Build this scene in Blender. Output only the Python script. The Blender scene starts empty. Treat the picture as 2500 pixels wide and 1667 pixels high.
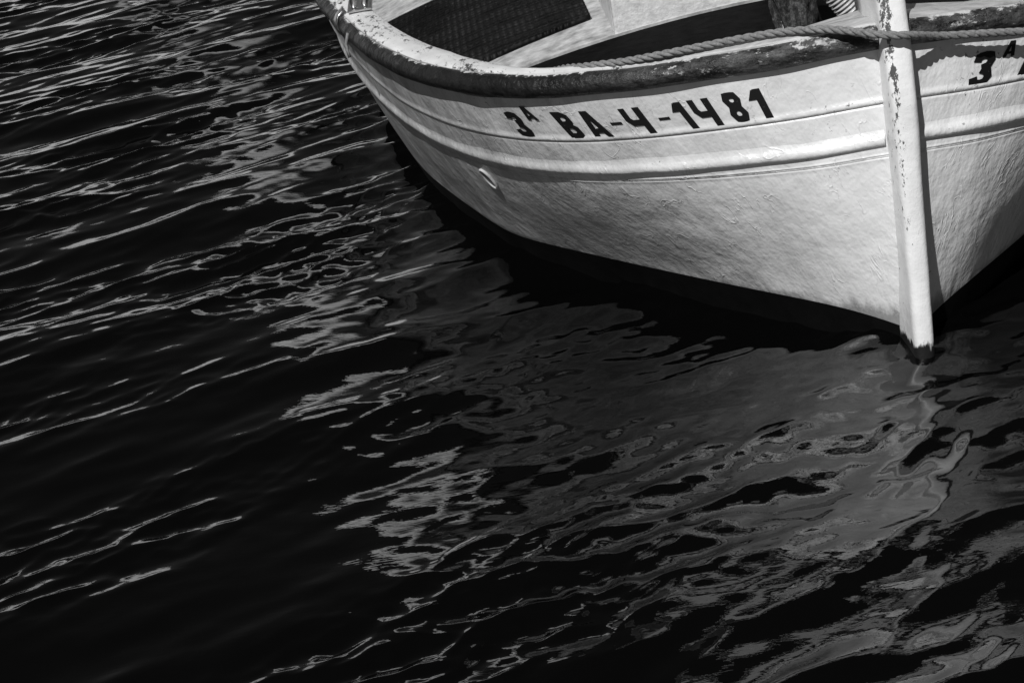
import bpy, math, random
import numpy as np
from mathutils import Vector, Matrix, noise as mnoise

scene = bpy.context.scene
COL = scene.collection

# ------------------------------------------------------------------ camera
CAM = np.array([-0.764, -3.0461, 1.5478])
YAW, PITCH, ROLL = -0.0092, 0.4297, 0.1714
def make_camera():
    F = np.array([math.sin(YAW)*math.cos(PITCH), math.cos(YAW)*math.cos(PITCH), -math.sin(PITCH)])
    R = np.array([math.cos(YAW), -math.sin(YAW), 0.0]); U = np.cross(R, F)
    c, s = math.cos(ROLL), math.sin(ROLL)
    R2 = c*R - s*U; U2 = s*R + c*U
    cam = bpy.data.cameras.new('camera'); o = bpy.data.objects.new('camera', cam); COL.objects.link(o)
    m = Matrix(((R2[0], U2[0], -F[0], CAM[0]), (R2[1], U2[1], -F[1], CAM[1]), (R2[2], U2[2], -F[2], CAM[2]), (0, 0, 0, 1)))
    o.matrix_world = m
    cam.sensor_width = 36; cam.lens = 60; cam.clip_start = 0.05; cam.clip_end = 5000
    scene.camera = o
make_camera()

# ------------------------------------------------------------------ sky and sun
SUN_AZ = math.radians(207)      # compass-like: measured from +Y clockwise towards +X
SUN_EL = math.radians(51)
sun_dir = Vector((math.sin(SUN_AZ)*math.cos(SUN_EL), math.cos(SUN_AZ)*math.cos(SUN_EL), math.sin(SUN_EL)))
world = bpy.data.worlds.new('World'); scene.world = world; world.use_nodes = True
wt = world.node_tree; wt.nodes.clear()
sky = wt.nodes.new('ShaderNodeTexSky'); sky.sky_type = 'NISHITA'; sky.sun_disc = False
sky.sun_elevation = SUN_EL; sky.sun_rotation = SUN_AZ; sky.air_density = .35; sky.dust_density = .15
sep = wt.nodes.new('ShaderNodeSeparateColor')      # black and white film behind a red filter
bg = wt.nodes.new('ShaderNodeBackground'); bg.inputs['Strength'].default_value = 0.05
wo = wt.nodes.new('ShaderNodeOutputWorld')
wt.links.new(sky.outputs[0], sep.inputs[0]); wt.links.new(sep.outputs[0], bg.inputs['Color']); wt.links.new(bg.outputs[0], wo.inputs['Surface'])
sl = bpy.data.lights.new('sun', 'SUN'); sl.energy = 4.7; sl.angle = math.radians(0.5); sl.color = (1, 1, 1)
so = bpy.data.objects.new('sun', sl); COL.objects.link(so)
so.rotation_euler = sun_dir.to_track_quat('Z', 'Y').to_euler()
vs = scene.view_settings
vs.view_transform = 'Standard'; vs.look = 'None'; vs.exposure = 0.0; vs.gamma = 1.0; vs.use_curve_mapping = False

# ------------------------------------------------------------------ helpers
def tag(o, label=None, cat=None, group=None, kind=None):
    for k, v in (('label', label), ('category', cat), ('group', group), ('kind', kind)):
        if v: o[k] = v
    return o
def mesh_obj(name, verts, faces, mat, parent=None, smooth=True):
    me = bpy.data.meshes.new(name)
    me.from_pydata([tuple(map(float, v)) for v in verts], [], [tuple(int(i) for i in f) for f in faces])
    me.update()
    if smooth: me.polygons.foreach_set('use_smooth', [True]*len(me.polygons))
    for m in (mat if isinstance(mat, (list, tuple)) else [mat]): me.materials.append(m)
    o = bpy.data.objects.new(name, me); COL.objects.link(o)
    if parent: o.parent = parent
    return o
def empty(name, loc=(0, 0, 0)):
    o = bpy.data.objects.new(name, None); COL.objects.link(o); o.location = loc; return o
def grid_faces(n, m, closed_m=False, flip=False, off=0):
    f = []
    for i in range(n-1):
        for j in range(m if closed_m else m-1):
            k = (j+1) % m
            q = (off+i*m+j, off+i*m+k, off+(i+1)*m+k, off+(i+1)*m+j)
            f.append(q[::-1] if flip else q)
    return f
def sweep(name, frames, profile, mat, parent=None, closed=True, caps=True, jitter=0.0, seed=0):
    """frames: list of (P, A, B): point = P + a*A + b*B for (a,b) in profile (profile may be a function of the index)"""
    V = []; m = None
    for i, (P, A, B) in enumerate(frames):
        pr = profile(i) if callable(profile) else profile
        m = len(pr)
        for (a, b) in pr:
            V.append(np.asarray(P) + a*np.asarray(A) + b*np.asarray(B))
    F = grid_faces(len(frames), m, closed)
    if caps and closed:
        F.append(tuple(range(m))[::-1]); F.append(tuple((len(frames)-1)*m + k for k in range(m)))
    if jitter:
        for i, v in enumerate(V):
            n = mnoise.noise_vector(Vector(v*9.0)+Vector((seed, 0, 0)))
            V[i] = v + np.array(n)*jitter
    return mesh_obj(name, V, F, mat, parent)
def box(name, x0, x1, y0, y1, z0, z1, mat, parent=None, bev=0.004):
    import bmesh
    bm = bmesh.new(); bmesh.ops.create_cube(bm, size=1)
    for v in bm.verts:
        v.co = Vector((x0+(v.co.x+.5)*(x1-x0), y0+(v.co.y+.5)*(y1-y0), z0+(v.co.z+.5)*(z1-z0)))
    if bev: bmesh.ops.bevel(bm, geom=bm.edges[:], offset=bev, segments=2, affect='EDGES', profile=.6)
    me = bpy.data.meshes.new(name); bm.to_mesh(me); bm.free(); me.materials.append(mat)
    o = bpy.data.objects.new(name, me); COL.objects.link(o)
    if parent: o.parent = parent
    return o
def tube(name, pts, rad, mat, parent=None, k=10):
    pts = [Vector(p) for p in pts]; V = []
    up = Vector((0, 0, 1)); n = len(pts)
    for i, p in enumerate(pts):
        t = (pts[min(i+1, n-1)]-pts[max(i-1, 0)]).normalized()
        a = t.cross(up)
        if a.length < 1e-3: a = t.cross(Vector((0, 1, 0)))
        a.normalize(); b = a.cross(t)
        r = rad(i/(n-1)) if callable(rad) else rad
        for j in range(k):
            an = 2*math.pi*j/k; V.append(p + a*math.cos(an)*r + b*math.sin(an)*r)
    F = grid_faces(n, k, True); F.append(tuple(range(k))[::-1]); F.append(tuple((n-1)*k+j for j in range(k)))
    return mesh_obj(name, V, F, mat, parent)

# ------------------------------------------------------------------ materials (all neutral grey: a black and white photograph)
class NT:
    def __init__(s, name):
        s.m = bpy.data.materials.new(name); s.m.use_nodes = True; s.t = s.m.node_tree
        s.b = s.t.nodes['Principled BSDF']; s.n = s.t.nodes; s.l = s.t.links
        s.tc = s.n.new('ShaderNodeTexCoord')
    def add(s, typ, **kw):
        n = s.n.new(typ)
        for k, v in kw.items(): setattr(n, k, v)
        return n
    def mapped(s, scale=(1, 1, 1), rot=(0, 0, 0), loc=(0, 0, 0)):
        m = s.add('ShaderNodeMapping'); m.inputs['Scale'].default_value = scale; m.inputs['Rotation'].default_value = rot; m.inputs['Location'].default_value = loc
        s.l.new(s.tc.outputs['Object'], m.inputs['Vector']); return m.outputs[0]
    def flow(s, stretch):
        """object space with features drawn out up and down the planking of either side"""
        x = s.xyz(); a = s.math('ABSOLUTE', x[0])
        along = s.math('MULTIPLY', s.math('ADD', s.math('MULTIPLY', a, .42), s.math('MULTIPLY', x[2], .91)), stretch)
        perp = s.math('SUBTRACT', s.math('MULTIPLY', a, .91), s.math('MULTIPLY', x[2], .42))
        c = s.add('ShaderNodeCombineXYZ')
        for i, k in enumerate((perp, x[1], along)): s.l.new(k, c.inputs[i])
        return c.outputs[0]
    def noise(s, vec, scale, detail=4, rough=.55, dist=0.0):
        n = s.add('ShaderNodeTexNoise'); n.inputs['Scale'].default_value = scale; n.inputs['Detail'].default_value = detail
        n.inputs['Roughness'].default_value = rough; n.inputs['Distortion'].default_value = dist
        s.l.new(vec, n.inputs['Vector']); return n.outputs['Fac']
    def ramp(s, fac, stops, interp='LINEAR'):
        r = s.add('ShaderNodeValToRGB'); r.color_ramp.interpolation = interp
        e = r.color_ramp.elements
        while len(e) < len(stops): e.new(.5)
        for el, (p, v) in zip(e, stops): el.position = p; el.color = (v, v, v, 1)
        s.l.new(fac, r.inputs[0]); return r.outputs[0]
    def math(s, op, a, b=None, clamp=False):
        n = s.add('ShaderNodeMath', operation=op, use_clamp=clamp)
        for i, x in enumerate((a, b)):
            if x is None: continue
            if isinstance(x, (int, float)): n.inputs[i].default_value = x
            else: s.l.new(x, n.inputs[i])
        return n.outputs[0]
    def mix(s, fac, a, b):
        n = s.add('ShaderNodeMix', data_type='RGBA')
        for i, x in ((0, fac), (6, a), (7, b)):
            if isinstance(x, (int, float)): n.inputs[i].default_value = x if i == 0 else (x, x, x, 1)
            else: s.l.new(x, n.inputs[i])
        return n.outputs[2]
    def xyz(s):
        n = s.add('ShaderNodeSeparateXYZ'); s.l.new(s.tc.outputs['Object'], n.inputs[0]); return n.outputs
    def bump(s, h, strength=.3, dist=.01, prev=None):
        b = s.add('ShaderNodeBump'); b.inputs['Strength'].default_value = strength; b.inputs['Distance'].default_value = dist
        s.l.new(h, b.inputs['Height'])
        if prev: s.l.new(prev, b.inputs['Normal'])
        return b.outputs[0]
    def out(s, col, rough=.5, normal=None, spec=.5, metal=0):
        for nm, x in (('Base Color', col), ('Roughness', rough), ('Specular IOR Level', spec), ('Metallic', metal)):
            i = s.b.inputs[nm]
            if isinstance(x, (int, float)): i.default_value = (x, x, x, 1) if nm == 'Base Color' else x
            else: s.l.new(x, i)
        if normal: s.l.new(normal, s.b.inputs['Normal'])
        return s.m

def mat_hull():
    n = NT('hull_paint'); v = n.mapped()
    vd = n.flow(.5)
    mott = n.noise(v, 5, 6, .62)
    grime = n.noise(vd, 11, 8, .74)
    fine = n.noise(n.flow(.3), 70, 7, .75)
    base = n.ramp(mott, [(.25, .60), (.7, .76)])
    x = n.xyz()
    aft = n.ramp(n.math('MULTIPLY', x[1], .8), [(.02, .12), (.25, .7), (.55, 1)])     # the bow is scrubbed, dirt thickens aft; also paints in the flank's shade
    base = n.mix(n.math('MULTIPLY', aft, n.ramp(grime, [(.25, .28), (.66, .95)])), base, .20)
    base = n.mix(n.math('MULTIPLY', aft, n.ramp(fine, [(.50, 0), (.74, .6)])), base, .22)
    # chips and scuffs, thickest along the top strake
    top = n.ramp(x[2], [(.30, 0), (.55, .05)])
    chips = n.math('MULTIPLY', n.ramp(n.math('ADD', n.noise(v, 60, 6, .75), top), [(.645, 0), (.675, 1)]), n.ramp(n.noise(v, 4.5, 2), [(.46, 0), (.60, 1)]))
    base = n.mix(chips, base, .14)
    # weed and scum just above the boot-top
    scum = n.math('ADD', x[2], n.math('MULTIPLY', n.noise(n.mapped((1, 1, .5)), 38, 6, .75), .07))
    base = n.mix(n.ramp(scum, [(.098, .75), (.125, 0)]), base, .12)
    # thick cracked paint: wrinkles with sharp edges, orange peel
    wr = n.noise(vd, 14, 3, .5, 1.6)
    ridge = n.ramp(n.math('ABSOLUTE', n.math('SUBTRACT', wr, .5)), [(0, 1), (.018, 0)])
    ridge = n.math('MULTIPLY', ridge, n.ramp(n.noise(v, 11, 2), [(.48, 0), (.58, 1)]))
    b1 = n.bump(n.noise(n.flow(.75), 11, 4, .6), .42, .024)
    b2 = n.bump(n.noise(n.flow(.6), 60, 6, .68), .24, .006, b1)
    b3 = n.bump(ridge, .38, .003, b2)
    return n.out(base, n.ramp(grime, [(.3, .26), (.7, .46)]), b3, .6)
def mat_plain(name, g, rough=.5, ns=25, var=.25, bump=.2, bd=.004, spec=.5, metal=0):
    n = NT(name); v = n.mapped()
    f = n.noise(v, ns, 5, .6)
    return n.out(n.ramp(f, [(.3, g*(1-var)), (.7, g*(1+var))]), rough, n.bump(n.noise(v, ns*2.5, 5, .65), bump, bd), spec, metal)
def mat_fender():
    n = NT('fender_paint'); v = n.mapped(); x = n.xyz()
    st = n.mapped((.7, .9, 1.9), (.1, 0, 0))
    wear = n.noise(st, 30, 9, .78)
    bow = n.ramp(n.math('ADD', x[0], 1.0), [(.38, 0), (.72, 1)])       # rubbed through towards the bow
    th = n.math('ADD', wear, n.math('MULTIPLY', bow, .10))
    base = n.ramp(n.noise(v, 26, 4), [(.3, .006), (.75, .018)])
    base = n.mix(n.math('MULTIPLY', bow, n.ramp(n.noise(st, 22, 7, .75), [(.42, 0), (.6, .8)])), base, .09)
    base = n.mix(n.ramp(th, [(.665, 0), (.70, 1)]), base, n.ramp(n.noise(v, 60, 3), [(.3, .25), (.7, .5)]))
    pits = n.ramp(n.noise(st, 55, 8, .78), [(.56, 0), (.60, 1)])
    base = n.mix(n.math('MULTIPLY', pits, n.math('ADD', n.math('MULTIPLY', bow, .9), .10)), base, .006)
    geo = n.add('ShaderNodeNewGeometry'); sz = n.add('ShaderNodeSeparateXYZ'); n.l.new(geo.outputs['Normal'], sz.inputs[0])
    lap = n.math('ADD', sz.outputs[2], n.math('MULTIPLY', n.math('SUBTRACT', n.noise(st, 26, 8, .75), .5), 1.0))
    base = n.mix(n.ramp(lap, [(.985, 0), (1.03, 1)]), base, n.ramp(n.noise(v, 40, 4), [(.3, .35), (.7, .55)]))
    sheen = n.ramp(n.noise(n.mapped((1, 1, .4)), 34, 4, .6), [(.4, .28), (.7, .55)])
    b1 = n.bump(n.noise(v, 26, 4), .7, .014)
    return n.out(base, sheen, n.bump(th, .6, .005, b1), .28)
def mat_cap():
    n = NT('cap_paint'); v = n.mapped(); st = n.mapped((1.0, .45, 1.0), (0, 0, .5))
    wear = n.noise(st, 52, 9, .8); big = n.noise(v, 6, 2)
    th = n.math('ADD', wear, n.math('MULTIPLY', n.math('SUBTRACT', big, .5), .42))
    base = n.ramp(n.noise(v, 12, 5), [(.3, .5), (.7, .68)])
    xx = n.xyz(); aft = n.ramp(n.math('MULTIPLY', xx[1], .5), [(.08, -.0), (.2, 1)]); th = n.math('SUBTRACT', th, n.math('MULTIPLY', n.math('SUBTRACT', 1.0, aft), .09))
    grain = n.noise(n.mapped((.35, 1.4, 1.4), (0, 0, -.2)), 44, 7, .72, .6)
    base = n.mix(n.ramp(xx[1], [(.10, .85), (.28, .25), (.5, 0)]), base, n.ramp(grain, [(.3, .14), (.7, .42)]))
    base = n.mix(n.ramp(th, [(.545, 0), (.57, 1)]), base, .04)
    return n.out(base, .45, n.bump(th, .35, .003))
def mat_stem():
    n = NT('stem_paint'); v = n.mapped(); x = n.xyz()
    lump = n.noise(n.mapped((1, 1, .42)), 78, 9, .76)
    edge = n.ramp(n.math('ABSOLUTE', n.math('ADD', x[0], .0155)), [(0, 1), (.015, 0)])   # bare wood along the starboard arris
    hz = n.ramp(x[2], [(.18, 0), (.38, .55), (.62, 1)])
    th = n.math('ADD', lump, n.math('MULTIPLY', n.math('MULTIPLY', edge, hz), .21))
    base = n.ramp(n.noise(v, 14, 5), [(.3, .66), (.7, .8)])
    base = n.mix(n.ramp(th, [(.645, 0), (.66, 1)]), base, .075)
    foot = n.ramp(n.math('ADD', x[2], n.math('MULTIPLY', n.noise(n.mapped((3, 3, .6)), 30, 4), .05)), [(.056, 0), (.062, 1)])
    base = n.mix(foot, .012, base)
    b1 = n.bump(n.noise(v, 40, 5, .6), .3, .006)
    return n.out(base, .36, n.bump(th, .35, .003, b1))
def mat_ink():
    n = NT('black_lettering_paint'); v = n.mapped(); f = n.noise(v, 130, 6, .8)
    return n.out(n.mix(n.ramp(n.math('ADD', f, n.math('MULTIPLY', n.noise(v, 9, 2), .14)), [(.735, 0), (.76, .8)]), .007, .5), .45, n.bump(n.noise(v, 60, 4), .2, .002), .3)
def mat_mat():
    n = NT('ribbed_rubber'); v = n.mapped((1, 1, 1))
    w1 = n.add('ShaderNodeTexWave', wave_type='BANDS', bands_direction='Y'); w1.inputs['Scale'].default_value = 10.5; w1.inputs['Distortion'].default_value = 2.2; w1.inputs['Detail'].default_value = 3
    w2 = n.add('ShaderNodeTexWave', wave_type='BANDS', bands_direction='X'); w2.inputs['Scale'].default_value = 18
    n.l.new(v, w1.inputs['Vector']); n.l.new(v, w2.inputs['Vector'])
    h = n.math('MULTIPLY', w1.outputs['Fac'], w2.outputs['Fac'])
    sp = n.ramp(n.noise(v, 60, 7, .8), [(.665, 0), (.70, 1)])
    worn = n.ramp(n.noise(v, 7, 5, .7), [(.4, .0), (.66, 1)])
    base = n.mix(sp, n.math('MULTIPLY', n.ramp(h, [(.1, .004), (.9, .034)]), worn), .3)
    return n.out(base, .6, n.bump(h, .9, .006), .15)
def mat_burlap():
    n = NT('sacking'); v = n.mapped((1, 1, .6))
    f = n.noise(v, 95, 8, .8)
    return n.out(n.ramp(f, [(.35, .006), (.5, .05), (.68, .26)]), .85, n.bump(f, .9, .012), .2)
def mat_water():
    n = NT('sea_water'); 
    b1 = n.bump(n.noise(n.mapped((.4, 1.3, 1), (0, 0, -.25)), 95, 2, .5, .3), .03, .008)
    m = n.out(.0012, .012, b1, .5)
    n.b.inputs['IOR'].default_value = 1.7
    return m
def mat_wood():
    n = NT('weathered_wood'); st = n.mapped((.35, 1.4, 1.4), (0, 0, -.15))
    f = n.noise(st, 40, 7, .7, .6)
    return n.out(n.ramp(f, [(.3, .16), (.7, .42)]), .6, n.bump(f, .4, .004))
def mat_rope():
    n = NT('rope_fibre'); f = n.noise(n.mapped(), 160, 4, .7)
    return n.out(n.ramp(f, [(.3, .10), (.7, .24)]), .8, n.bump(f, .4, .002), .2)

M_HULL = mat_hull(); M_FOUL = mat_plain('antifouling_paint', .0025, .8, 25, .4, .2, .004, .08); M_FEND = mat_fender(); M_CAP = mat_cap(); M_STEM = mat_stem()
M_DARK = mat_plain('dark_deck_paint', .004, .8, 30, .6, .3, .004, .03); M_DECK = mat_plain('pale_deck_paint', .34, .65, 26, .5, .4, .004)
M_MAT = mat_mat(); M_CAB = mat_plain('cabin_paint', .62, .5, 40, .22, .4, .006); M_SACK = mat_burlap(); M_WATER = mat_water()
M_WOOD = mat_wood(); M_ROPE = mat_rope(); M_STEEL = mat_plain('galvanised_steel', .55, .28, 30, .1, .1, .002, .5, 1.0)
M_INK = mat_ink(); M_BLACK = mat_plain('interior_shade', .004, .8, 25, .25, .2, .004, .1)
M_HOSE = mat_plain('hose_plastic', .42, .3, 30, .2, .1, .002, .6)
M_WALL = mat_plain('whitewash', .85, .7, .6, .08, .1)
M_INNER = mat_plain('bulwark_paint', .12, .6)

# ------------------------------------------------------------------ the hull form: three fair curves taken aft from the stem
LMID = 2.6          # midship
def extend(w, y, z, B, zB):
    """continue a traced curve (w,y,z) with a fair run to half-breadth B at midship"""
    s0 = (w[-1]-w[-2])/(y[-1]-y[-2]); zs0 = (z[-1]-z[-2])/(y[-1]-y[-2])
    L = LMID-y[-1]; t = np.linspace(0, 1, 40)[1:]
    h00 = 2*t**3-3*t**2+1; h10 = t**3-2*t**2+t; h01 = -2*t**3+3*t**2
    return (np.concatenate([w, h00*w[-1]+h10*L*s0+h01*B]), np.concatenate([y, y[-1]+L*t]), np.concatenate([z, h00*z[-1]+h10*L*zs0+h01*zB]))
def entry(w, d=.035): return d*np.exp(-((w-.03)/.05)**2)
def curve(poly, h, wc, B, zB, d=.035, tail=None, dip=0.0):
    w = np.linspace(.0, wc, 160)
    y = poly[0]+poly[1]*w+poly[2]*w**2+poly[3]*w**4+poly[4]*w**6 + entry(w, d)
    z = h[0]+h[1]*w+h[2]*w**2 - dip*np.exp(-(w/.075)**2)      # the boot-top dips where the planking meets the stem
    if tail:
        tw, ty = np.array(tail).T; w = np.concatenate([w, tw]); y = np.concatenate([y, ty]); z = np.concatenate([z, np.full(len(tw), zB)])
    else:
        w, y, z = extend(w, y, z, B, zB)
    P = np.stack([w, y, z], 1)
    s = np.concatenate([[0], np.cumsum(np.linalg.norm(np.diff(P, axis=0), axis=1))])
    return P, s/s[-1]
GP = curve((.005, .2048, .2232, .0617, .3829), (.612, -.10, 0), 1.10, 1.27, .47, .0)
RP = curve((-.0286, .4436, .0606, .3186, .34), (.428, -.1153, .0118), 1.0, 1.19, .31)
PP = curve((-.0425, .9703, .1592, 0, 0), (.07, 0, 0), .74, 1.06, .07, tail=((.785, .855), (.88, 1.119), (.948, 1.326), (.990, 1.507), (1.032, 1.742), (1.075, 2.059), (1.098, 2.35), (1.105, 2.6)), dip=.035)
KP = curve((.03, 1.28, .22, 0, 0), (-.24, 0, 0), .62, .90, -.26, .0)
def at(C, t):
    P, s = C
    return np.stack([np.interp(t, s, P[:, k]) for k in range(3)], -1)
# smooth linear-interp artefacts by dense resampling
def resample(C, n=1200):
    P, s = C; t = np.linspace(0, 1, n); Q = np.stack([np.interp(t, s, P[:, k]) for k in range(3)], 1)
    ker = np.hanning(121); ker /= ker.sum()
    for k in range(3):
        pad = np.concatenate([2*Q[0, k]-Q[60:0:-1, k], Q[:, k], 2*Q[-1, k]-Q[-2:-62:-1, k]])
        Q[:, k] = np.convolve(pad, ker, 'valid')
    return Q, t
GP, RP, PP, KP = map(resample, (GP, RP, PP, KP))
def gun(t):
    """outer lower edge of the gunwale and its outward plan normal (starboard sign added later)"""
    p = at(GP, t); e = 1e-3
    d = at(GP, min(t+e, 1)) - at(GP, max(t-e, 0)); d[2] = 0; d /= np.linalg.norm(d)
    return p, np.array([d[1], -d[0], 0.0]), d       # normal points outboard: +w, -y
HG = []      # hull top line: gunwale line moved inboard by the thickness of the fender
ts = np.linspace(0, 1, 400)
for t in ts:
    p, n, d = gun(t); q = p - n*.016; q[0] = max(q[0], 0.0); HG.append(q)
HG = (np.array(HG), ts)
def section(t):
    """4 anchors -> natural cubic spline coefficients in chord parameter"""
    A = np.array([at(KP, t), at(PP, t), at(RP, t), at(HG, t)])
    c = np.concatenate([[0], np.cumsum(np.linalg.norm(np.diff(A, axis=0), axis=1))])
    n = 4; h = np.diff(c); M = np.zeros((n, n)); r = np.zeros((n, 3)); M[0, 0] = M[3, 3] = 1
    for i in (1, 2):
        M[i, i-1] = h[i-1]; M[i, i] = 2*(h[i-1]+h[i]); M[i, i+1] = h[i]
        r[i] = 6*((A[i+1]-A[i])/h[i]-(A[i]-A[i-1])/h[i-1])
    return A, c, np.linalg.solve(M, r)
_sec = {}
def surf(t, c_):
    key = round(float(t), 6)
    if key not in _sec: _sec[key] = section(key)
    A, c, m = _sec[key]
    i = int(np.clip(np.searchsorted(c, c_)-1, 0, 2)); h = c[i+1]-c[i]; a = (c[i+1]-c_)/h; b = (c_-c[i])/h
    return a*A[i]+b*A[i+1]+((a**3-a)*m[i]+(b**3-b)*m[i+1])*h*h/6
def levels(t):
    surf(t, 0); return _sec[round(float(t), 6)][1]    # cK, cP, cR, cG
def snorm(t, c_):
    e = 2e-3
    du = surf(min(t+e, 1), c_ + (levels(min(t+e, 1))[2]-levels(t)[2])) - surf(max(t-e, 0), c_ + (levels(max(t-e, 0))[2]-levels(t)[2]))
    dv = surf(t, c_+e) - surf(t, c_-e)
    n = np.cross(dv, du); n /= np.linalg.norm(n)
    return n if n[0]*1.0 - n[1]*.5 > 0 else -n
def SP(side, t, c_, off=0.0):
    """point on the hull; side -1 starboard (left in view), +1 port"""
    p = surf(t, c_)
    if off: p = p + snorm(t, c_)*off
    return np.array([side*p[0], p[1], p[2]])
def cA(t): L = levels(t); return L[2] + .405*(L[3]-L[2])
def cB(t): L = levels(t); return L[2] - .030

boat = empty('fishing_boat', (0, 0, 0))
tag(boat, 'white wooden fishing boat with black registration number 3A BA-4-1481 on its bow', 'boat')

# stations: dense at the bow, then towards the midship, mirrored to a closed stern
T = np.concatenate([np.linspace(.006, .25, 150), np.linspace(.25, .75, 150)[1:], np.linspace(.75, 1, 40)[1:]])
def hull_side(side):
    rows = []; mats = []
    fr = []
    # level samples as (kind, value)
    lv = [('KP', a) for a in np.linspace(0, 1, 10)] + [('PB', a) for a in np.linspace(0, 1, 46)[1:]]
    lv += [('B', d) for d in (.003, .0045, .006, .008, .0095, .011)]
    lv += [('BR', a) for a in np.linspace(0, 1, 6)[1:]] + [('RA', a) for a in np.linspace(0, 1, 22)[1:]]
    lv += [('A', d) for d in (.0015, .003, .0045, .006, .010, .014)] + [('AG', a) for a in np.linspace(0, 1, 26)[1:]] + [('T', .03)]
    V = []
    stern = T[::-1][1:]
    for st, tl in (('bow', T), ('stern', stern)):
        for t in tl:
            K, P_, R_, G_ = levels(t); b = cB(t); a_ = cA(t)
            for kind, x in lv:
                off = 0.0
                if kind == 'KP': c = K+(P_-K)*x
                elif kind == 'PB': c = P_+(b-P_)*x
                elif kind == 'B': c = b+x; off = {.003: .0012, .0045: -.0016, .006: .0010, .008: -.0014, .0095: .0012, .011: 0}[x]
                elif kind == 'BR': c = b+.011+(R_-b-.011)*x
                elif kind == 'RA': c = R_+(a_-R_)*x
                elif kind == 'A': c = a_+x; off = {.0015: -.0028, .003: -.003, .0045: .001, .006: .0024, .010: .0028, .014: .0015}[x]
                elif kind == 'AG': c = a_+.014+(G_-a_-.014)*x
                else: c = G_
                p = SP(side, t, c, off)
                if kind == 'T': p = p+np.array([0, 0, .045])
                if kind not in ('KP',):
                    nz = mnoise.noise(Vector((p[0]*5, p[1]*5, p[2]*8)))*.0022 + mnoise.noise(Vector((p[0]*17, p[1]*17, p[2]*17)))*.0007
                    nn = np.array([side*.7, -.7, 0]); p = p+nn*nz
                if st == 'stern': p[1] = 2*LMID-p[1]
                V.append(p)
    m = len(lv); n = len(T)+len(stern)
    F = grid_faces(n, m, False, flip=(side > 0))
    return V, F, m, n
for side, nm in ((-1, 'starboard'), (1, 'port')):
    V, F, m, n = hull_side(side)
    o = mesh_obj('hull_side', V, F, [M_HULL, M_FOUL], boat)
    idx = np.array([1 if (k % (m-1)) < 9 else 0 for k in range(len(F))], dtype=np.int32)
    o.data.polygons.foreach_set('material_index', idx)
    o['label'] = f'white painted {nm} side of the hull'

# ------------------------------------------------------------------ stem post
def stem():
    pr = [(-.5, -.10, .012), (-.088, -.03, .019), (-.085, .013, .020), (-.082, .059, .0205), (-.070, .20, .0215), (-.059, .336, .0225), (-.050, .45, .024), (-.046, .518, .025), (-.020, .614, .0265), (.006, .698, .0275), (.03, .80, .029), (.05, .93, .030)]
    pr[0] = (-.09, -.30, .016)
    Z = np.array([p[1] for p in pr]); Y = np.array([p[0] for p in pr]); Wd = np.array([p[2] for p in pr])
    zz = np.concatenate([np.linspace(-.3, .93, 150)])
    ker = np.hanning(9); ker /= ker.sum()
    V = []; K = 26
    for z in zz:
        y = np.interp(z, Z, Y); w = np.interp(z, Z, Wd); dep = .16
        # rounded front, sides splaying slightly towards the planking
        ring = []
        for a in np.linspace(-90, 90, 15):
            r = math.radians(a); ca, sa = math.cos(r), math.sin(r)
            ring.append((w*np.sign(sa)*abs(sa)**.72, y + .020*(1-abs(ca)**.72)))
        right = [(w*1.12, y+.06), (w*1.3, y+.10), (w*1.3, y+dep)]
        ring = [(-a, b) for a, b in right[::-1]] + ring + right
        for (a, b) in ring:
            q = np.array([a, b, z]); nz = mnoise.noise_vector(Vector((a*30, b*30, z*12)))
            V.append(q+np.array(nz)*.0014)
    m = len(ring)
    F = grid_faces(len(zz), m, True)
    # pyramidal head
    top = len(V); V.append(np.array([0, .05+.08, .965])); off = (len(zz)-1)*m
    for j in range(m): F.append((off+j, off+(j+1) % m, top))
    return mesh_obj('stem_post', V, F, M_STEM, boat)
stem()

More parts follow.
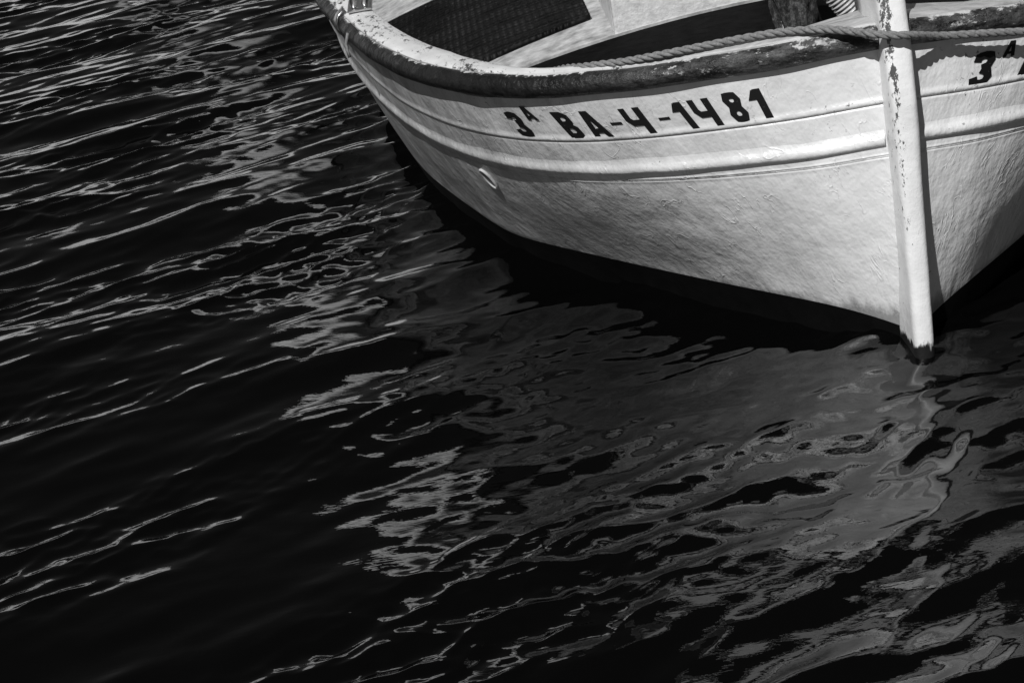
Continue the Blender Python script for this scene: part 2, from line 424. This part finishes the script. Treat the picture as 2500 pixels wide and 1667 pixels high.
# ------------------------------------------------------------------ rub rail, gunwale fender, capping on both sides
def full_T(t0=.012):
    return np.concatenate([T[T >= t0], T[::-1][1:][T[::-1][1:] >= t0]])
def split_T(t0):
    a = T[T >= t0]; return [(t, False) for t in a] + [(t, True) for t in a[::-1][1:]]
def mirror(p, stern):
    if stern: p = p.copy(); p[1] = 2*LMID-p[1]
    return p
CW = {}
def cap_width(w): return np.interp(w, [0, .25, .48, .62, .70, .80, .90], [.050, .045, .022, .018, .026, .052, .070])
for side in (-1, 1):
    V = []
    prof = [(-.003, -.001), (-.0015, .0045), (.001, .0072), (.005, .0088), (.010, .0088), (.015, .0066), (.019, .0036), (.023, .0015), (.028, .0002), (.032, -.001)]
    st = split_T(.010)
    for t, s_ in st:
        cR = levels(t)[2]
        for (dc, off) in prof:
            p = SP(side, t, cR+dc, off)
            p = p + np.array([0, 0, mnoise.noise(Vector((p[0]*14, p[1]*14, 3)))*.0012])
            V.append(mirror(p, s_))
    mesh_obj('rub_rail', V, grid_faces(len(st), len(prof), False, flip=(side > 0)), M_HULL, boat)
    # fender: a thick rounded strip
    st = split_T(.009)
    fr = []
    for t, s_ in st:
        p, n, d = gun(t)
        P = mirror(np.array([side*p[0], p[1], p[2]]), s_); N = np.array([side*n[0], n[1]*(-1 if s_ else 1), 0])
        fr.append((P, N, np.array([0, 0, 1.0])))
    fp = [(-.040, -.004), (-.020, -.007), (-.006, -.004), (.002, .004), (.0055, .014), (.005, .024), (.000, .0335), (-.009, .0400), (-.020, .0430), (-.040, .0425)]
    sweep('gunwale_fender', fr, fp, M_FEND, boat, jitter=.003, seed=side*7)
    # capping plank, white, slightly crowned
    ws = [gun(t)[0][0] for t, _ in st]
    def cp(i):
        c = cap_width(ws[i]); z = .0440
        return [(-.018, z-.012), (-.016, z), (-.020, z+.004), (-.035, z+.0065), (-.02-c*.6, z+.007), (-.015-c, z+.005), (-.020-c, z), (-.020-c, z-.030), (-.018-c*.5, z-.030)]
    sweep('capping_plank', fr, cp, M_CAP, boat, jitter=.0012, seed=3)
    # inner bulwark lining below the capping
    V = []
    for i, (t, s_) in enumerate(st):
        p, n, d = gun(t); c = cap_width(ws[i])
        for dz, ins in ((.03, .0), (-.15, .085)):
            q = p - n*(.018+c*.5+ins) + np.array([0, 0, dz]); V.append(mirror(np.array([side*max(q[0], .0), q[1], q[2]]), s_))
    mesh_obj('bulwark_lining', V, grid_faces(len(st), 2, False), M_INNER, boat)

# ------------------------------------------------------------------ decks
def gw(y):
    """half-breadth inside the bulwark at station y"""
    P = GP[0]; yy = y if y <= LMID else 2*LMID-y
    return max(.02, np.interp(yy, P[:, 1], P[:, 0]) - .10)
def deck_z(x, y):
    return .503 - .155*x*x + .075*(.9-y if y < .9 else .25*(.9-y))
def deck(name, y0, y1, mat, dz=0.0, thick=.02, n=40):
    V = []; m = 25
    for y in np.linspace(y0, y1, n):
        w = gw(y)
        for x in np.linspace(-w, w, m): V.append((x, y, deck_z(x, y)+dz))
    k = len(V); F = grid_faces(n, m, False, flip=True)
    V += [(x, y, z-thick) for (x, y, z) in V]
    F += [tuple(i+k for i in f[::-1]) for f in F[:(n-1)*(m-1)]]
    ring = list(range(m)) + [i*m+m-1 for i in range(1, n)] + [(n-1)*m+j for j in range(m-2, -1, -1)] + [i*m for i in range(n-2, 0, -1)]
    for a, b in zip(ring, ring[1:]+ring[:1]): F.append((a, b, b+k, a+k))
    return mesh_obj(name, V, F, mat, boat, smooth=False)
deck('foredeck', .14, .897, M_DARK)
deck('side_deck', .90, 4.9, M_DECK, .006)

# breasthook: weathered wooden knee tying the two cappings to the stem
def breasthook():
    V = []; n = 18; m = 15
    for i in range(n):
        y = .03+.105*i/(n-1)
        w = max(.03, np.interp(y, GP[0][:, 1], GP[0][:, 0])-.035); yb = y
        for j in range(m):
            s = -1+2*j/(m-1)
            V.append((w*s, yb - .05*(1-abs(s))*0 + .05*abs(s)**2*0, .652 - .125*abs(w*s) + .006*(1-s*s)))
    k = len(V); F = grid_faces(n, m, False, flip=True); nf = len(F)
    V += [(x, y, z-.03) for x, y, z in V]; F += [tuple(a+k for a in f[::-1]) for f in F[:nf]]
    ring = list(range(m)) + [i*m+m-1 for i in range(1, n)] + [(n-1)*m+j for j in range(m-2, -1, -1)] + [i*m for i in range(n-2, 0, -1)]
    for a, b in zip(ring, ring[1:]+ring[:1]): F.append((a, b, b+k, a+k))
    return mesh_obj('breasthook', V, F, M_WOOD, boat, smooth=False)
breasthook()

# ------------------------------------------------------------------ low cabin: pale front panels either side of a dark companionway
cab = empty('cabin'); cab.parent = boat
def panel(name, x0, x1, y0, y1, z0, z1, mat): return box(name, x0, x1, y0, y1, z0, z1, mat, cab, .006)
panel('front_panel', -.437, -.085, .902, .93, .40, 1.50, M_CAB)
panel('front_panel', .16, .437, .902, .93, .40, 1.50, M_CAB)
panel('lintel_panel', -.083, .158, .902, .93, .85, 1.50, M_CAB)
panel('side_panel', -.437, -.409, .932, 2.3, .40, 1.50, M_CAB)
panel('side_panel', .409, .437, .932, 2.3, .40, 1.50, M_CAB)
panel('rear_panel', -.437, .437, 2.302, 2.33, .40, 1.50, M_CAB)
panel('companionway_shade', -.084, .159, .935, .955, .40, .90, M_BLACK)  # black panel painted as the shade inside the open companionway
panel('cabin_roof', -.50, .50, .84, 2.39, 1.502, 1.53, M_CAB)

# ------------------------------------------------------------------ registration lettering
def ell(cx, cy, rx, ry, a0, a1, n=14):
    return [(cx+rx*math.cos(math.radians(a)), cy+ry*math.sin(math.radians(a))) for a in np.linspace(a0, a1, n)]
# strokes as lists of quads/polylines with width, in a unit cell (0..1, 0..1)
def stroke(pts, w): return ('s', pts, w*1.1 if w > .1 else w)
def quad(l0, r0, l1, r1): return ('q', [(l0, r0), (l1, r1)], 0)
GL = {
 '1': (.50, [stroke([(.77, 0), (.77, 1)], .23), quad((.42, .98), (.60, .98), (.0, .66), (.60, .66))]),
 '4': (.73, [stroke([(.845, 0), (.845, 1)], .225), stroke([(.155, 1), (.155, .60), (.30, .455), (.84, .455)], .20)]),
 '8': (.62, [stroke([(.5, .90), (.27, .88), (.18, .75), (.27, .60), (.5, .545), (.73, .60), (.82, .75), (.73, .88), (.5, .90)], .20),
             stroke([(.5, .495), (.27, .44), (.16, .29), (.27, .13), (.5, .10), (.73, .13), (.84, .29), (.73, .44), (.5, .495)], .20)]),
 '3': (.58, [stroke([(.16, .72), (.20, .85), (.48, .90), (.74, .86), (.82, .73), (.72, .59), (.42, .535)], .20),
             stroke([(.42, .51), (.74, .44), (.84, .28), (.74, .14), (.48, .10), (.20, .14), (.14, .30)], .20)]),
 'B': (.62, [stroke([(.17, 0), (.17, 1)], .21), stroke([(.17, .905), (.58, .905), (.80, .82), (.80, .65), (.60, .555), (.2, .54)], .18),
             stroke([(.2, .49), (.62, .48), (.84, .37), (.84, .19), (.64, .095), (.17, .095)], .19)]),
 'A': (.66, [stroke([(.14, 0), (.44, 1)], .19), stroke([(.56, 1), (.86, 0)], .19), stroke([(.28, .26), (.72, .26)], .15)]),
 '-': (.62, [stroke([(.14, .45), (.86, .45)], .085)]),
}
def stroke_mesh(pts, w, cellw, sub=.06):
    """ribbon as rows of (left,right) in cell units, densified; widths are in units of cell height"""
    P = [np.array([x*cellw, y]) for x, y in pts]; D = []
    for a, b in zip(P, P[1:]):
        k = max(1, int(np.linalg.norm(b-a)/sub))
        for i in range(k): D.append(a+(b-a)*i/k)
    D.append(P[-1]); rows = []
    closed = np.linalg.norm(P[0]-P[-1]) < 1e-6
    for i, p in enumerate(D):
        a = D[i-1] if i else (D[-2] if closed else D[0]); b = D[i+1] if i < len(D)-1 else (D[1] if closed else D[-1])
        t1 = (p-a); t2 = (b-p)
        t1 = t1/np.linalg.norm(t1) if np.linalg.norm(t1) > 1e-9 else None; t2 = t2/np.linalg.norm(t2) if np.linalg.norm(t2) > 1e-9 else None
        t = t1 if t2 is None else t2 if t1 is None else (t1+t2)/np.linalg.norm(t1+t2)
        nrm = np.array([-t[1], t[0]]); k = 1.0
        if t1 is not None and t2 is not None: k = 1/max(.6, float(np.dot(t, t1)))
        rows.append((p+nrm*w*.5*k, p-nrm*w*.5*k))
    return rows
def glyph(ch, place, V, F, lift):
    cw, strokes = GL[ch]
    for si, (kd, pts, w) in enumerate(strokes):
        if kd == 's': rows = stroke_mesh(pts, w, cw)
        else:
            (l0, r0), (l1, r1) = [[np.array([p[0]*cw, p[1]]) for p in pr] for pr in pts]
            rows = [(l0+(l1-l0)*k/6, r0+(r1-r0)*k/6) for k in range(7)]
        base = len(V)
        for l, r in rows:
            for f in (0, .5, 1):
                q = l+(r-l)*f; V.append(place(q[0], np.clip(q[1], 0, 1), lift+si*.00025))
        F += grid_faces(len(rows), 3, False, off=base)
def lettering(side, spec):
    for ch, tb0, tb1, tt0, tt1, f0, f1 in spec:
        V = []; F = []; cw = GL[ch][0]
        def place(x, y, lift):
            u = x/cw
            t = (tb0+(tb1-tb0)*u)*(1-y) + (tt0+(tt1-tt0)*u)*y
            a = cA(t)+.012; g = levels(t)[3]
            return SP(side, float(np.clip(t, .008, .99)), a+(g-a)*(f0+(f1-f0)*y), lift)
        glyph(ch, place, V, F, .0016)
        mesh_obj({'A': 'letter', 'B': 'letter', '-': 'dash'}.get(ch, 'numeral'), V, F, M_INK, boat)
# (character, t at bottom left / right, t at top left / right, lower and upper height on the strake)
STARBOARD = [('3', .2608, .2463, .2723, .2592, .005, .60), ('A', .2489, .2388, .2563, .2460, .42, .737),
    ('B', .2163, .2040, .2282, .2160, .0, .615), ('A', .1975, .1836, .2090, .1955, -.01, .61), ('-', .1815, .1700, .1902, .1787, -.02, .66),
    ('4', .1678, .1529, .1763, .1620, -.015, .597), ('-', .1477, .1373, .1557, .1453, -.02, .67), ('1', .1335, .1246, .1431, .1342, .005, .60),
    ('4', .1218, .1084, .1297, .1162, 0, .605), ('8', .1006, .0902, .1087, .0975, .005, .65), ('1', .0863, .0768, .0927, .0832, -.008, .635)]
PORT = [('3', .0481, .0632, .0560, .0712, -.066, .60), ('A', .0740, .0828, .0782, .0868, .42, .72), ('B', .0839, .0995, .0971, .1120, -.07, .60)]
x = .1055
for ch, wd in (('A', .017), ('-', .013), ('4', .017), ('-', .013), ('1', .012), ('4', .017), ('8', .014), ('1', .012)):
    PORT.append((ch, x, x+wd, x+.011, x+wd+.011, -.02, .60)); x += wd+.0055
lettering(-1, STARBOARD); lettering(1, PORT)

# ------------------------------------------------------------------ drain fitting in the starboard planking
def ring_fitting():
    V = []; n = 28; k = 8
    def q(t, f): L = levels(t); return SP(-1, t, L[1]+(L[2]-L[1])*f), SP(-1, t, L[1]+(L[2]-L[1])*f, 1.0)
    A, An = q(.344, .864); B, Bn = q(.3368, .661); P0 = (A+B)/2; N = (An-A)+(Bn-B); N /= np.linalg.norm(N)
    up = A-B; rb = np.linalg.norm(up)/2-.004; up /= np.linalg.norm(up); N -= up*np.dot(up, N); N /= np.linalg.norm(N); sd = np.cross(N, up); ra = rb*.62
    for i in range(n):
        a = 2*math.pi*i/n
        c = P0+N*.003+sd*ra*math.cos(a)+up*rb*math.sin(a); o = sd*math.cos(a)+up*math.sin(a)*.6; o /= np.linalg.norm(o)
        for j in range(k):
            b = 2*math.pi*j/k; V.append(c+o*.0032*math.cos(b)+N*.0036*math.sin(b))
    F = []
    for i in range(n):
        for j in range(k): F.append((i*k+j, i*k+(j+1) % k, ((i+1) % n)*k+(j+1) % k, ((i+1) % n)*k+j))
    f = mesh_obj('drain_fitting', V, F, M_DECK, boat)
    V = [P0+N*.0035]+[P0+N*.0035+sd*ra*.85*math.cos(2*math.pi*i/n)+up*rb*.9*math.sin(2*math.pi*i/n) for i in range(n)]
    mesh_obj('drain_hole', V, [(0, 1+i, 1+(i+1) % n) for i in range(n)], M_INNER, f)
ring_fitting()

# ------------------------------------------------------------------ rubber mat, rope, sacking, hose and small fittings
def deck_mat():
    n = 60; V = []; x1 = -.475
    for i in range(n):
        y = 1.03+.95*i/(n-1)
        for j in range(30):
            x0 = -(gw(y)+.02); x = x0+(x1-x0)*j/29; yy = y+.17*(x+.925)*(1-i/(n-1))
            V.append((x, yy, deck_z(x, yy)+.019+.0015*math.sin(i*2.1)))
    k = len(V); F = grid_faces(n, 30, False, flip=True); V += [(x, y, z-.010) for x, y, z in V]
    ring = list(range(30)) + [i*30+29 for i in range(1, n)] + [(n-1)*30+j for j in range(28, -1, -1)] + [i*30 for i in range(n-2, 0, -1)]
    for a, b in zip(ring, ring[1:]+ring[:1]): F.append((a, b, b+k, a+k))
    return tag(mesh_obj('rubber_mat', V, F, M_MAT), 'black ribbed rubber mat lying on the pale side deck', 'mat')
deck_mat()

def catmull(P, n=14):
    P = [np.array(p, float) for p in P]; P = [2*P[0]-P[1]]+P+[2*P[-1]-P[-2]]; out = []
    for i in range(1, len(P)-2):
        for k in range(n):
            t = k/n; a, b, c, d = P[i-1:i+3]
            out.append(.5*((2*b)+(-a+c)*t+(2*a-5*b+4*c-d)*t*t+(-a+3*b-3*c+d)*t**3))
    out.append(P[-2]); return out
def rope(pts, rad, pitch):
    C = catmull(pts, 40); C = np.array(C)
    s = np.concatenate([[0], np.cumsum(np.linalg.norm(np.diff(C, axis=0), axis=1))])
    N = int(s[-1]/.0016); ss = np.linspace(0, s[-1], N); C = np.stack([np.interp(ss, s, C[:, k]) for k in range(3)], 1)
    root = empty('mooring_rope', tuple(C[0]))
    for j in range(3):
        L = []
        for i, p in enumerate(C):
            t = C[min(i+1, N-1)]-C[max(i-1, 0)]; t /= np.linalg.norm(t)
            a = np.cross(t, [0, 0, 1]); a /= np.linalg.norm(a); b = np.cross(a, t)
            an = -2*math.pi*(ss[i]/pitch + j/3)
            L.append(p+(a*math.cos(an)+b*math.sin(an))*rad*.50 - C[0])
        tube('strand', L[::2], rad*.60, M_ROPE, root, 8)
    return root
r = rope([(-.74, .62, .47), (-.66, .45, .54), (-.60, .310, .588), (-.562, .248, .603), (-.530, .222, .609), (-.483, .190, .616), (-.420, .155, .627), (-.342, .129, .637), (-.272, .111, .644), (-.196, .086, .651), (-.130, .042, .656), (-.085, .005, .655), (-.045, -.018, .648), (-.012, -.030, .643), (.02, -.028, .637), (.087, .012, .614), (.166, .029, .600), (.25, .054, .583), (.36, .085, .560), (.6, .05, .52), (1.2, -.4, .58), (2.6, -1.0, .9)], .0074, .060)
tag(r, 'grey twisted mooring rope running along the gunwale and round the stem', 'rope')

def sack():
    V = []; n = 34; k = 36
    for i in range(n):
        f = i/(n-1); z = .52+.26*f; cx = -.085-.035*f; cy = .455+.01*f
        for j in range(k):
            a = 2*math.pi*j/k
            fold = 1+.12*math.sin(3*a+4*f)+.10*abs(math.sin(5*a+14*f))+.06*math.sin(7*a-9*f)+.18*mnoise.noise(Vector((math.cos(a)*2, math.sin(a)*2, f*6)))
            r = (.043-.006*(1-f)**2+.006*math.sin(f*5))*fold
            if i == 0: r *= .75
            V.append((cx+r*math.cos(a), cy+r*math.sin(a)*.9, z+.012*math.sin(2*a+1)*(1-f)))
    F = grid_faces(n, k, True); F.append(tuple(range(k))[::-1]); F.append(tuple((n-1)*k+j for j in range(k)))
    return tag(mesh_obj('sacking_bundle', V, F, M_SACK), 'crumpled dark sacking wrapped round the post on the foredeck', 'sacking')
sack()
def post():
    V = []; k = 8
    for z, r in ((.49, .030), (.60, .030), (.80, .032), (.82, .026)):
        for j in range(k): a = 2*math.pi*(j+.5)/k; V.append((-.105+r*math.cos(a), .47+r*math.sin(a), z))
    F = grid_faces(4, k, True); F.append(tuple(24+j for j in range(k)))
    return mesh_obj('mooring_bitt', V, F, M_CAB, boat, smooth=False)
post()
def hose():
    C = catmull([(.055, .47, .50), (.030, .47, .555), (-.008, .48, .62), (-.028, .49, .70), (-.010, .52, .80), (.05, .58, .86)], 40); C = np.array(C)
    s = np.concatenate([[0], np.cumsum(np.linalg.norm(np.diff(C, axis=0), axis=1))]); N = int(s[-1]/.0011)
    ss = np.linspace(0, s[-1], N); C = np.stack([np.interp(ss, s, C[:, k]) for k in range(3)], 1)
    f = lambda u: .0265+.0030*math.sin(2*math.pi*u*s[-1]/.0085)
    return tag(tube('corrugated_hose', C, f, M_HOSE, None, 28), 'ribbed metal hose standing beside the dark sacking', 'hose')
hose()

def fairlead():
    root = empty('fairlead'); root.parent = boat
    base = np.array([-1.045, 1.53, .0]); z = .506+.044+.007
    box('base_plate', -1.072, -1.008, 1.24, 1.36, z, z+.006, M_STEEL, root, .002)
    for dx, dy in ((-.048, 0), (-.020, 0), (-.048, .055), (-.020, .055)):
        x, y = -1.006+dx, 1.262+dy
        tube('roller', [(x, y, z+.006), (x, y, z+.012), (x, y, z+.045), (x, y, z+.052)], lambda u: .0085 if .15 < u < .9 else .006, M_STEEL, root, 12)
    return root
fairlead()
def strap():
    t = .0
    ts_ = [x for x in np.linspace(.4, .8, 800) if gun(x)[0][1] >= 1.265][0]
    fr = []
    for k in range(5):
        p, n, d = gun(ts_+.0035*k/4*3)
        fr.append((np.array([-p[0], p[1], p[2]]), np.array([-n[0], n[1], 0]), np.array([0, 0, 1.0])))
    pr = [(-.045, -.009), (-.004, -.008), (.006, .005), (.0095, .02), (.009, .033), (.001, .047), (-.010, .056), (-.020, .062), (-.020, .058), (-.012, .052), (-.002, .043), (.0035, .030), (.003, .018), (0, .006), (-.008, -.004), (-.045, -.004)]
    sweep('fender_strap', fr, pr, M_STEEL, boat)
strap()
def hanging_line():
    p, n, d = gun([x for x in np.linspace(.4, .8, 800) if gun(x)[0][1] >= 1.13][0])
    b = np.array([-p[0], p[1], p[2]])+np.array([-n[0], n[1], 0])*.008
    return tag(tube('cord_end', [b+np.array([.004, 0, .03]), b+np.array([-.004, 0, .006]), b+np.array([-.006, -.002, -.012]), b+np.array([-.003, -.004, -.03])], .0042, M_ROPE, None, 8), 'short frayed cord end hanging over the dark gunwale', 'cord')
hanging_line()

# ------------------------------------------------------------------ the sea
def waves(X, Y, cell):
    rng = np.random.default_rng(11)
    Z = np.zeros_like(X); DX = np.zeros_like(X); DY = np.zeros_like(X)
    # wind-ruffled to the left and beyond, calmer in the lee of the bow
    lee = np.exp(-(((X-.05)/1.0)**2+((Y+.05)/.95)**2))
    gust = np.zeros_like(X)
    for i in range(9):
        th = math.radians(rng.normal(113, 25)); k = 2*math.pi/rng.uniform(.45, 1.5)
        gust += np.sin(k*(math.cos(th)*X+math.sin(th)*Y)+rng.uniform(0, 6.3)+1.2*np.sin(X*rng.normal(0, 1.5)+Y*rng.normal(0, 1.5)))
    gust = np.clip(.50+.46*gust, .06, 2.0)
    calm = 1-.45*np.exp(-(((X+1.5)/.8)**2+((Y+.1)/.9)**2))       # a smoother patch of water on the near left
    def band(n, l0, l1, steep, spread, lo, useg, q):
        nonlocal Z, DX, DY
        for i in range(n):
            lam = l0*(l1/l0)**rng.random(); th = math.radians(rng.normal(110, spread)); k = 2*math.pi/lam
            ph = k*(math.cos(th)*X+math.sin(th)*Y)+rng.uniform(0, 2*math.pi)
            ph = ph + .8*np.sin(X*rng.normal(0, 2.4)+Y*rng.normal(0, 2.4)+rng.uniform(0, 6.3))
            A = steep*rng.uniform(.5, 1.3)/k*np.clip((lam/cell-3)/3, 0, 1)*(1-(1-lo)*lee)*calm
            if useg: A = A*(1-useg+useg*(gust*(1-.7*lee)+.7*lee))
            Z += A*np.cos(ph); DX -= q*A*math.cos(th)*np.sin(ph); DY -= q*A*math.sin(th)*np.sin(ph)
    band(10, .5, 1.4, .027, 24, .9, 0, 1.0)
    band(30, .14, .42, .032, 20, 1.0, .2, 1.0)
    band(50, .055, .15, .028, 23, .95, .6, 1.0)
    band(60, .024, .06, .026, 28, .9, 1.0, 1.0)
    return X+DX, Y+DY, Z
def sea():
    def axis(a, b, h0, h1, far):
        core = [a]
        while core[-1] < b: core.append(core[-1]+h0+(h1-h0)*(core[-1]-a)/(b-a))
        g = h1; hi = [core[-1]]
        while hi[-1] < far: g *= 1.13; hi.append(hi[-1]+g)
        g = h0; lo = [core[0]]
        while lo[-1] > -far: g *= 1.13; lo.append(lo[-1]-g)
        return np.array(lo[::-1][:-1]+core+hi[1:])
    xs = axis(-3.1, 1.25, .0072, .0062, 1500); ys = axis(-1.25, 5.3, .0055, .0140, 1500)
    X, Y = np.meshgrid(xs, ys, indexing='ij')
    cell = np.maximum(np.gradient(xs)[:, None]*np.ones_like(Y), np.gradient(ys)[None, :]*np.ones_like(X))
    X, Y, Z = waves(X, Y, cell)
    n, m = X.shape
    co = np.stack([X, Y, Z], -1).reshape(-1, 3).astype(np.float32)
    idx = np.arange(n*m).reshape(n, m)
    q = np.stack([idx[:-1, :-1], idx[1:, :-1], idx[1:, 1:], idx[:-1, 1:]], -1).reshape(-1, 4).astype(np.int32)
    me = bpy.data.meshes.new('water'); me.vertices.add(n*m); me.vertices.foreach_set('co', co.ravel())
    me.loops.add(q.size); me.loops.foreach_set('vertex_index', q.ravel())
    me.polygons.add(len(q)); me.polygons.foreach_set('loop_start', np.arange(0, q.size, 4, dtype=np.int32)); me.polygons.foreach_set('use_smooth', np.ones(len(q), dtype=bool))
    me.update(calc_edges=True); me.materials.append(M_WATER)
    o = bpy.data.objects.new('water', me); COL.objects.link(o); tag(o, 'dark rippled sea water', None, None, 'structure')
sea()

# ------------------------------------------------------------------ beyond the picture, seen only as reflections: a pale pile and the sunlit harbour wall
def pile():
    root = empty('leaning_spar', (-2.6, 5.9, 0))
    for nm, z0, z1, m, r_ in (('foot', -1.2, 1.1, M_DECK, .05), ('painted_shaft', 1.1, 3.6, M_WALL, .17)):
        tube(nm, [(.38*z, 0, z) for z in np.linspace(z0, z1, 10)], r_, m, root, 18)
    tag(root, 'white leaning spar behind the boat, mirrored as a broken light column in the water', 'spar')
pile()
def harbour_wall():
    rnd = random.Random(5); V = []; F = []; x = -70.0
    while x < 60:
        w = rnd.uniform(2.5, 9); h = rnd.choice((2.5, 4., 5.5, 7., 8.5)); d = rnd.uniform(3, 5); y0 = 46+rnd.uniform(-.6, .6); k = len(V)
        for yy in (y0, y0+d):
            for zz in (-1.5, h):
                V += [(x, yy, zz), (x+w, yy, zz)]
        F += [(k, k+1, k+3, k+2), (k+5, k+4, k+6, k+7), (k+2, k+3, k+7, k+6), (k+4, k, k+2, k+6), (k+1, k+5, k+7, k+3)]
        x += w+rnd.choice((.01, .01, .8, 1.6))
    tag(mesh_obj('harbour_wall', V, F, M_WALL, None, False), 'stepped whitewashed harbour wall mirrored as bright streaks in the ripples', 'wall')
harbour_wall()
